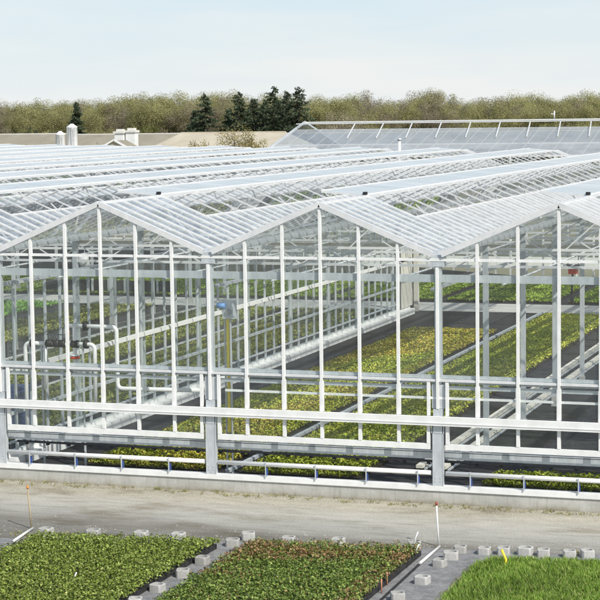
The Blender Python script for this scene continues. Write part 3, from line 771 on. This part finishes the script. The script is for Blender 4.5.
# ------------------------------------------------------------------ far greenhouse behind
FG = thing('greenhouse', 'distant greenhouse with a long blue grey glass roof facing the viewer', 'greenhouse', (0,0,0))
x0, x1 = -27.0, 60.; yr, zr = 87.5, 9.70
ye_, ze_ = 77.2, 7.40; yb_, zb_ = 97.8, 7.40
def sl(y): return zr+(ze_-zr)*(yr-y)/(yr-ye_)
yt = 84.9
gl = MB().quad((x0,80.5,sl(80.5)),(x1,80.5,sl(80.5)),(x1,yt,sl(yt)),(x0,yt,sl(yt))).build('roof_slope', M['glass_far'], FG)
MB().quad((x0,ye_,ze_),(x1,ye_,ze_),(x1,80.49,sl(80.49)),(x0,80.49,sl(80.49))).build('lower_glass', M['glass_far_low'], gl)
bars = MB(); x = x0; i = 0
while x < x1:
    bars.bar((x,ye_,ze_+.03),(x,yt,sl(yt)+.03),.025,.02); x += 1.085
for y in (80.5,): bars.bar((x0,y,sl(y)+.02),(x1,y,sl(y)+.02),.05,.05)
bars.build('glazing_bars', M['galv'], gl)
g2 = MB().quad((x0,yb_,zb_),(x1,yb_,zb_),(x1,2*yr-yt,sl(yt)),(x0,2*yr-yt,sl(yt))).build('roof_slope', M['glass_far'], FG)
MB().bar((x0,yr,zr),(x1,yr,zr),.07,.08).build('ridge_beam', M['white'], FG)
vt = MB().quad((x0,yr-.1,zr-.03),(x1,yr-.1,zr-.03),(x1,yr-2.,zr-.10),(x0,yr-2.,zr-.10)).build('roof_vent', M['glass_thin'], FG)
MB().bar((x0,yr-2.,zr-.10),(x1,yr-2.,zr-.10),.05,.06).build('vent_edge', M['alu'], vt)
MB().bar((x0,yt,sl(yt)+.04),(x1,yt,sl(yt)+.04),.05,.05).build('head_rail', M['galv'], FG)
x = x0+4.6; i = 0
while x < x1-2:
    MB().bar((x,yr-2.2,zr-.15),(x+.45,82.,sl(82.)+.1),.07,.06).build('vent_arm', M['alu'], FG); x += 2.17
MB().bar((x0,ye_,ze_+.02),(x0,yr,zr+.02),.12,.14).bar((x0,yb_,zb_+.02),(x0,yr,zr+.02),.12,.14).build('gable_rafter', M['galv'], FG)
wl = MB()
for i in range(29): wl.box(x0+3*i-.06,x0+3*i+.06,ye_-.06,ye_+.06,0,ze_)
wl.box(x0,x1,ye_-.1,ye_+.1,0,.6); wl.bar((x0,ye_,ze_-.05),(x1,ye_,ze_-.05),.1,.12); wl.build('front_frame', M['white'], FG)
MB().quad((x0,ye_+.02,.6),(x1,ye_+.02,.6),(x1,ye_+.02,ze_-.1),(x0,ye_+.02,ze_-.1)).poly([(x0,ye_,0),(x0,yb_,0),(x0,yb_,zb_),(x0,yr,zr-.05),(x0,ye_,ze_)]).build('wall_glass', M['glass'], FG)
ap = thing('roof_vane', 'small white pole with a bracket on the distant greenhouse ridge at right', 'vane', (-8.1,87.5,9.77))
MB().tube([(0,0,0),(0,0,.55)], .05, 6).box(-.25,.05,-.03,.03,.30,.36).build('pole', M['white'], ap)
fl = thing('flue_pipe', 'short white flue pipe standing before the distant greenhouse roof', 'flue', (-16.5,76.5,0))
MB().tube([(0,0,0),(0,0,8.45)], .10, 10).build('pipe', M['white'], fl); MB().tube([(0,0,8.45),(0,0,8.62)], .14, 10).build('cap', M['galv'], fl)

# ------------------------------------------------------------------ barns and silos behind, at left
def barn(name, label, xa, xb, yf, depth, ze, zr, wallm, roofm, hip=3., parapet=None):
    t = thing(name, label, 'barn', (0,0,0))
    MB().box(xa+.3,xb-.3,yf+.3,yf+depth-.3,-.1,ze-.02).build('wall', wallm, t)
    r = MB(); ym = yf+depth/2
    a, b2, c, d = (xa,yf,ze),(xb,yf,ze),(xb,yf+depth,ze),(xa,yf+depth,ze)
    e, f = (xa+hip,ym,zr),(xb-hip,ym,zr)
    r.quad(a,b2,f,e); r.quad(c,d,e,f); r.poly([b2,c,f]); r.poly([d,a,e]); r.build('roof', roofm, t)
    MB().bar((xa+hip,ym,zr+.03),(xb-hip,ym,zr+.03),.2,.12).build('ridge', M['pale'] if parapet else roofm, t)
    for i in range(int((xb-xa)//6)): 
        x = xa+2+6*i; MB().box(x,x+1.6,yf+.24,yf+.29,1.2,2.6).build('window', M['darkpipe'], t)
    return t
barn('barn', 'low brown barn with a pale ridge at the far left', -104, -80.3, 150, 13, 5.6, 8.35, M['tanwall'], M['browroof'], .1, True)
barn('barn', 'low brown barn behind the two pairs of silos', -91.5, -66, 158, 13, 5.6, 8.15, M['tanwall'], M['browroof'], .1, True)
barn('barn', 'long pale sand barn with a sloping right end near the dark conifers', -66.5, -49.3, 148, 10, 6.55, 8.35, M['tanwall'], M['tanroof'], 2.3)
s = thing('shed', 'small white gabled shed peeking above the greenhouse roofs', 'shed', (0,0,0))
MB().box(-68.2,-64.0,139,142,-.1,6.3).build('wall', M['pale'], s)
MB().poly([(-68.6,138.8,6.45),(-63.6,138.8,6.45),(-66.1,138.8,7.75)]).build('gable', M['tanroof'], s)
MB().bar((-68.7,138.7,6.45),(-66.1,138.7,7.8),.2,.18).bar((-63.5,138.7,6.45),(-66.1,138.7,7.8),.2,.18).build('verge', M['white'], s)
MB().quad((-68.6,138.8,6.45),(-66.1,138.8,7.75),(-66.1,142,7.75),(-68.6,142,6.45)).quad((-63.6,138.8,6.45),(-63.6,142,6.45),(-66.1,142,7.75),(-66.1,138.8,7.75)).build('roof', M['browroof'], s)
def silo(x, y, r, h, lab, conical=True):
    t = thing('silo', lab, 'silo', (x,y,0)); m = MB()
    m.lathe([(r,-.1),(r,h*.5),(r+.03,h*.5+.02),(r,h*.5+.06),(r,h-.45),(r*1.05,h-.42),(r*1.05,h-.36),(r*.35,h-.05),(r*.3,h),(0.01,h)], 0, 0, 20); m.build('tank', M['white'], t)
    m = MB(); m.bar((r*.4,-r-.08,0),(r*.4,-r-.08,h-.4),.05,.05); m.bar((r*.4+.35,-r-.08,0),(r*.4+.35,-r-.08,h-.4),.05,.05); m.build('ladder', M['galv'], t)
silo(-77.0,148,.55,8.75,'shorter white silo of the left pair'); silo(-75.75,148.5,.62,9.55,'taller white silo of the left pair')
def stack(x, y, w, h, lab):
    t = thing('vent_tower', lab, 'vent tower', (x,y,0))
    MB().box(-w/2,w/2,-.5,.5,-.1,h-.5).build('shaft', M['white'], t); MB().box(-w/2-.12,w/2+.12,-.62,.62,h-.49,h-.25).box(-w/2+.15,w/2-.15,-.35,.35,h-.249,h).build('cap', M['pale'], t)
stack(-69.5,148,1.05,8.9,'left white vent tower of the second white pair'); stack(-68.25,148.3,1.1,9.0,'right white vent tower of the second white pair')

# ------------------------------------------------------------------ trees
def limb_tubes(m, h, r, n, spread, zlo, zhi):
    m.tube([(0,0,-.1),(random.uniform(-.1,.1),random.uniform(-.1,.1),h*.4),(random.uniform(-.3,.3),random.uniform(-.3,.3),h*.85)], [r,r*.7,r*.12], 8)
    for i in range(n):
        a = random.uniform(0,2*PI); z = h*random.uniform(zlo,zhi); L = spread*random.uniform(.6,1.0); c, q = math.cos(a), math.sin(a)
        m.tube([(0,0,z),(c*L*.5,q*L*.5,z+L*.45),(c*L,q*L,min(h*.95,z+L*1.05))], [r*.4,r*.25,r*.06], 5)
def deciduous(seed, h, wd, cols, w, nl):
    random.seed(seed)
    t = bpy.data.objects.new('tree', None); COL.objects.link(t); t['category'] = 'tree'
    m = MB(); limb_tubes(m, h, .16+.008*h, 11, wd*.36, .2, .55); m.build('trunk', M['bark'], t)
    ncl = 64
    cc = []
    while len(cc) < ncl:
        p = rng.uniform(-1,1,3); q = np.linalg.norm(p)
        if .3 < q < .88: cc.append(p)
    cc = np.array(cc); cc[:,0] *= wd*.5; cc[:,1] *= wd*.5; cc[:,2] = h*.58+cc[:,2]*h*.37
    cr = rng.uniform(.8,1.35,ncl)*wd/8
    per = nl//ncl
    idx = np.repeat(np.arange(ncl), per); n = len(idx)
    off = rng.normal(size=(n,3)); off *= (rng.random(n)**.42/np.linalg.norm(off, axis=1))[:,None]
    pos = cc[idx]+off*cr[idx][:,None]*np.array([1,1,.85])
    tone = rng.uniform(.75,1.25,ncl)[idx]
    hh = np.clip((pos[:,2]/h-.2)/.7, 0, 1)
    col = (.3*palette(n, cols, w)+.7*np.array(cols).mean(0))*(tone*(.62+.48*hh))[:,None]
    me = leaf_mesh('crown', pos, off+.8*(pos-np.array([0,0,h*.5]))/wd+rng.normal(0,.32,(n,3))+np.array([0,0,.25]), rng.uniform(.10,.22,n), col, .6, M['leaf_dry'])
    link(me, 'crown', t); return t
def conifer(seed, h, wd, nl, open_=0.):
    random.seed(seed)
    t = bpy.data.objects.new('conifer', None); COL.objects.link(t); t['category'] = 'conifer'
    MB().tube([(0,0,-.1),(0,0,h*.5),(0,0,h*.98)], [.25,.15,.02], 8).build('trunk', M['bark'], t)
    nb = int(h*11); P = []; C = []; Nn = []
    for i in range(nb):
        u = (i+random.random())/nb; z = h*(.06+.93*u); L = wd*.5*(1-u)**.75*random.uniform(.6,1.1)+.22
        a = random.uniform(0,2*PI); k = max(6, int(nl/nb*(L/(wd*.35))))
        s = rng.random(k)**.7
        P.append(np.stack([np.cos(a)*L*s+rng.normal(0,.12+.1*L*s*.5,k), np.sin(a)*L*s+rng.normal(0,.12+.1*L*s*.5,k), z-L*.30*s+.12*L*s*s+rng.normal(0,.09,k)],1))
        tone = random.uniform(.6,1.35)
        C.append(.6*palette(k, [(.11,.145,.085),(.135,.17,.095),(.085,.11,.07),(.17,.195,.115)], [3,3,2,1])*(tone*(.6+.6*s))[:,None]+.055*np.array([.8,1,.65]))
    P = np.concatenate(P); C = np.concatenate(C); n = len(P)
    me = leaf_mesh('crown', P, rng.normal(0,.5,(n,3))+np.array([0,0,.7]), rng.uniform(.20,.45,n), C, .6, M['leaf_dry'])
    link(me, 'crown', t); return t
# lateral direction (X per metre of depth from the camera), by place along the wood
def lat(px): return np.interp(px, [-400,0,270,600,1000], [-.7786,-.5293,-.3610,-.1766,.0469])
def at(px, Y): return (19.04+(Y+47.6)*float(lat(px)), Y, 0.)
OL = [(.38,.365,.16),(.34,.325,.15),(.42,.405,.175),(.29,.275,.145)]
BR = [(.33,.285,.19),(.29,.25,.17),(.37,.325,.22),(.24,.205,.15)]
YG = [(.39,.375,.16),(.35,.335,.145),(.43,.41,.185),(.29,.275,.135)]
TN = [(.48,.42,.30),(.42,.37,.26),(.54,.48,.36),(.32,.27,.19)]
GN = [(.15,.17,.05),(.20,.21,.06),(.12,.13,.045)]
protos = []
for i, (c, w_) in enumerate(((OL,[3,2,2,1]),(BR,[3,2,1,2]),(YG,[3,2,2,1]),(OL,[2,3,1,2]),(BR,[2,2,2,1]),(YG,[2,3,1,1]),(OL,[2,2,3,1]))):
    protos.append((deciduous(100+i, 13., 9.6+.6*(i % 3), c, w_, 19000), ('olive','brown','yellowish','olive','brown','yellowish','olive')[i]))
LAB = {'olive':'olive budding broadleaf tree in the long wood behind the greenhouses','brown':'brown still leafless broadleaf tree in the long wood behind the greenhouses','yellowish':'yellowish green budding broadleaf tree in the long wood behind the greenhouses'}
used = set(); random.seed(5)
def place(pi, loc, s, sz=None):
    o, kind = protos[pi]
    sc = (s*random.uniform(.9,1.15), s, sz or s); rz = random.uniform(0,2*PI)
    if pi not in used:
        used.add(pi); o.location = loc; o.rotation_euler = (0,0,rz); o.scale = sc
    else: o = dup(o, loc, rz, sc)
    o['label'] = LAB[kind]; o['group'] = kind+' trees of the far wood'; o['category'] = 'tree'
topline = ([0,60,110,150,200,260,300,330,420,500,560,600],[14.9,14.7,15.4,15.4,15.6,15.4,14.8,15.0,14.7,14.6,14.7,14.2])
def toph(px): return float(np.interp(px, *topline))
for Y0, stp, hf in ((276,19,1.03),(258,17,.98),(240,15,.90)):
    px = -190.
    while px < 750:
        Y = Y0+random.uniform(-6,6); h = toph(px)*hf*random.uniform(.90,1.04); x, y, z = at(px, Y)
        place(random.choice((0,1,3,4,6,0,2,5)), (x,y,z), h/13.*.95, h/13.3); px += stp*random.uniform(.75,1.2)
# lower, lighter growth before the wood
px = -170.
while px < 740:
    if not (190 < px < 300):
        Y = 224+random.uniform(-6,6); h = random.uniform(7.8,10.5); x, y, z = at(px, Y)
        place(random.choice((2,5,6,1,4)), (x,y,z), h/13.*1.05, h/13.3)
    px += 15*random.uniform(.8,1.3)
tb = deciduous(301, 11.6, 8.2, TN, [3,2,2,1], 8000); tag(tb, 'pale grey brown bare tree right of the dark conifers', 'tree'); tb.location = at(343,205)
tb2 = deciduous(302, 9.2, 9., YG, [3,2,2,1], 7000); tag(tb2, 'yellow green rounded tree at the right end of the wood', 'tree'); tb2.location = at(585,205)
tb3 = deciduous(303, 10.2, 4.2, GN, [3,2,2], 5200); tag(tb3, 'narrow fresh green tree right of the second white pair', 'tree'); tb3.location = at(152,215)
tb4 = deciduous(304, 9.4, 5.5, [(.06,.08,.05),(.08,.10,.055),(.045,.06,.04)], [3,2,2], 6000); tag(tb4, 'dark rounded evergreen left of the white silos', 'tree'); tb4.location = at(58,205)
tb5 = deciduous(305, 9.6, 3.8, [(.06,.08,.05),(.08,.10,.055),(.045,.06,.04)], [3,2,2], 5000); tag(tb5, 'small dark evergreen near the left end of the wood', 'tree'); tb5.location = at(31,215)
tb6 = deciduous(306, 8.6, 4.4, [(.06,.08,.05),(.08,.10,.055),(.045,.06,.04)], [3,2,2], 5000); tag(tb6, 'dark evergreen above the small white gabled shed', 'tree'); tb6.location = at(163,215)
for i, (px, h, wd, lab) in enumerate(((79,13.4,2.5,'dark conifer with a thin pointed top just behind the white silos'),
        (207,13.6,5.6,'leftmost dark conifer of the conifer group, standing alone'),(197,11.2,4.6,'shorter dark conifer on the left flank of the conifer group'),
        (240,13.8,5.0,'second tall pointed conifer of the group'),(230,11.4,4.4,'lower conifer left of the second tall pointed one'),(254,12.9,5.2,'third pointed conifer of the group, a little lower'),
        (274,14.5,6.0,'tallest dark conifer in the middle of the group'),(264,12.6,5.4,'dense conifer tucked left of the tallest one'),(287,13.9,6.4,'broad dark conifer right of the tallest one'),
        (300,14.4,6.4,'rightmost dark conifer with a ragged top'),(281,11.2,6.,'low dense conifer at the foot of the tallest ones'))):
    o = conifer(400+i, h*(.99 if i else .93), wd*1.75, 13000); tag(o, lab, 'conifer', 'dark conifers before the wood'); o.location = at(px, 208+3*(i % 3))
SB = [(.36,.30,.11),(.30,.26,.10),(.42,.35,.15),(.24,.20,.09)]
for i, (px, h, wd, Y, lab) in enumerate(((235,9.8,6.6,141,'straw yellow bush in front of the pale sand barn'),(252,9.2,5.2,142,'smaller straw yellow bush right of the tall one before the sand barn'),(208,8.5,5.4,141,'low straw coloured bush at the left of the sand barn'),(101,8.9,1.6,144,'slim straw coloured shrub between the silos and the vent towers'),(18,7.8,6.,142,'low yellow green shrub before the brown barn at far left'))):
    o = deciduous(500+i, h, wd, SB, [3,2,1,1], 4600); o.name = 'bush'; tag(o, lab, 'bush'); o.location = at(px, Y)

# ------------------------------------------------------------------ light, sky, camera
world = bpy.data.worlds.new('World'); scene.world = world; world.use_nodes = True
nt = world.node_tree; nt.nodes.clear()
SUN = Vector((.80,-.60,0)).normalized()*math.cos(math.radians(43))+Vector((0,0,math.sin(math.radians(43))))
sky = nt.nodes.new('ShaderNodeTexSky'); sky.sky_type = 'NISHITA'; sky.sun_disc = False
sky.sun_elevation = math.radians(43); sky.sun_rotation = math.atan2(SUN.x, SUN.y)
sky.air_density = 1.0; sky.dust_density = 1.2; sky.ozone_density = 1.6; sky.altitude = 50
bgn = nt.nodes.new('ShaderNodeBackground'); bgn.inputs['Strength'].default_value = .12
out = nt.nodes.new('ShaderNodeOutputWorld')
# thin high cloud veil: densest and whitest low over the horizon, streaked sideways
L = nt.links.new
tc = nt.nodes.new('ShaderNodeTexCoord'); mp = nt.nodes.new('ShaderNodeMapping'); mp.inputs['Scale'].default_value = (3.,3.,22.)
no = nt.nodes.new('ShaderNodeTexNoise'); no.inputs['Scale'].default_value = 2.0; no.inputs['Detail'].default_value = 6; no.inputs['Roughness'].default_value = .55
L(tc.outputs['Generated'], mp.inputs['Vector']); L(mp.outputs[0], no.inputs['Vector'])
sep = nt.nodes.new('ShaderNodeSeparateXYZ'); L(tc.outputs['Generated'], sep.inputs[0])
veil = nt.nodes.new('ShaderNodeMapRange'); veil.inputs['From Min'].default_value = 0.; veil.inputs['From Max'].default_value = .5
veil.inputs['To Min'].default_value = .92; veil.inputs['To Max'].default_value = .18; L(sep.outputs['Z'], veil.inputs['Value'])
vc = nt.nodes.new('ShaderNodeMapRange'); vc.inputs['From Max'].default_value = .075; L(sep.outputs['Z'], vc.inputs['Value'])
ad = nt.nodes.new('ShaderNodeMath'); ad.operation = 'MULTIPLY_ADD'; ad.inputs[1].default_value = -1.6; ad.inputs[2].default_value = .8
L(no.outputs['Fac'], ad.inputs[0])
a2 = nt.nodes.new('ShaderNodeMath'); a2.operation = 'ADD'; a2.use_clamp = True; L(vc.outputs[0], a2.inputs[0]); L(ad.outputs[0], a2.inputs[1])
rp = nt.nodes.new('ShaderNodeMix'); rp.data_type = 'RGBA'; rp.inputs[6].default_value = (7.55,7.75,7.75,1); rp.inputs[7].default_value = (6.0,7.1,7.85,1)
L(a2.outputs[0], rp.inputs[0])
mx = nt.nodes.new('ShaderNodeMix'); mx.data_type = 'RGBA'
L(veil.outputs[0], mx.inputs[0]); L(sky.outputs[0], mx.inputs[6]); L(rp.outputs[2], mx.inputs[7])
L(mx.outputs[2], bgn.inputs['Color']); L(bgn.outputs[0], out.inputs[0])

ld = bpy.data.lights.new('sun', 'SUN'); ld.energy = 4.5; ld.angle = math.radians(.53); ld.color = (1,.955,.88)
lo = bpy.data.objects.new('sun', ld); COL.objects.link(lo); lo.rotation_euler = SUN.to_track_quat('Z', 'Y').to_euler()

cam = bpy.data.cameras.new('camera'); co = bpy.data.objects.new('camera', cam); COL.objects.link(co)
yaw, pitch, roll = .33226, .09804, -.01339
cy, sy, cp, sp_ = math.cos(yaw), math.sin(yaw), math.cos(pitch), math.sin(pitch)
fwd = Vector((-sy*cp, cy*cp, -sp_)); right = Vector((cy, sy, 0)); up = right.cross(fwd)
r2 = right*math.cos(roll)+up*math.sin(roll); u2 = up*math.cos(roll)-right*math.sin(roll)
mw = Matrix.Identity(4)
for i in range(3): mw[i][0] = r2[i]; mw[i][1] = u2[i]; mw[i][2] = -fwd[i]; mw[i][3] = (19.036,-47.586,10.366)[i]
co.matrix_world = mw
cam.sensor_width = 36; cam.lens = 1895.88/600*36; cam.clip_end = 4000; cam.clip_start = .5
scene.camera = co
scene.view_settings.view_transform = 'Standard'; scene.view_settings.look = 'None'; scene.view_settings.exposure = 0
scene.render.engine = 'CYCLES'
scene.cycles.transparent_max_bounces = 40; scene.cycles.max_bounces = 8; scene.cycles.diffuse_bounces = 3; scene.cycles.glossy_bounces = 4
scene.cycles.use_denoising = True
scene.cycles.sample_clamp_indirect = 8
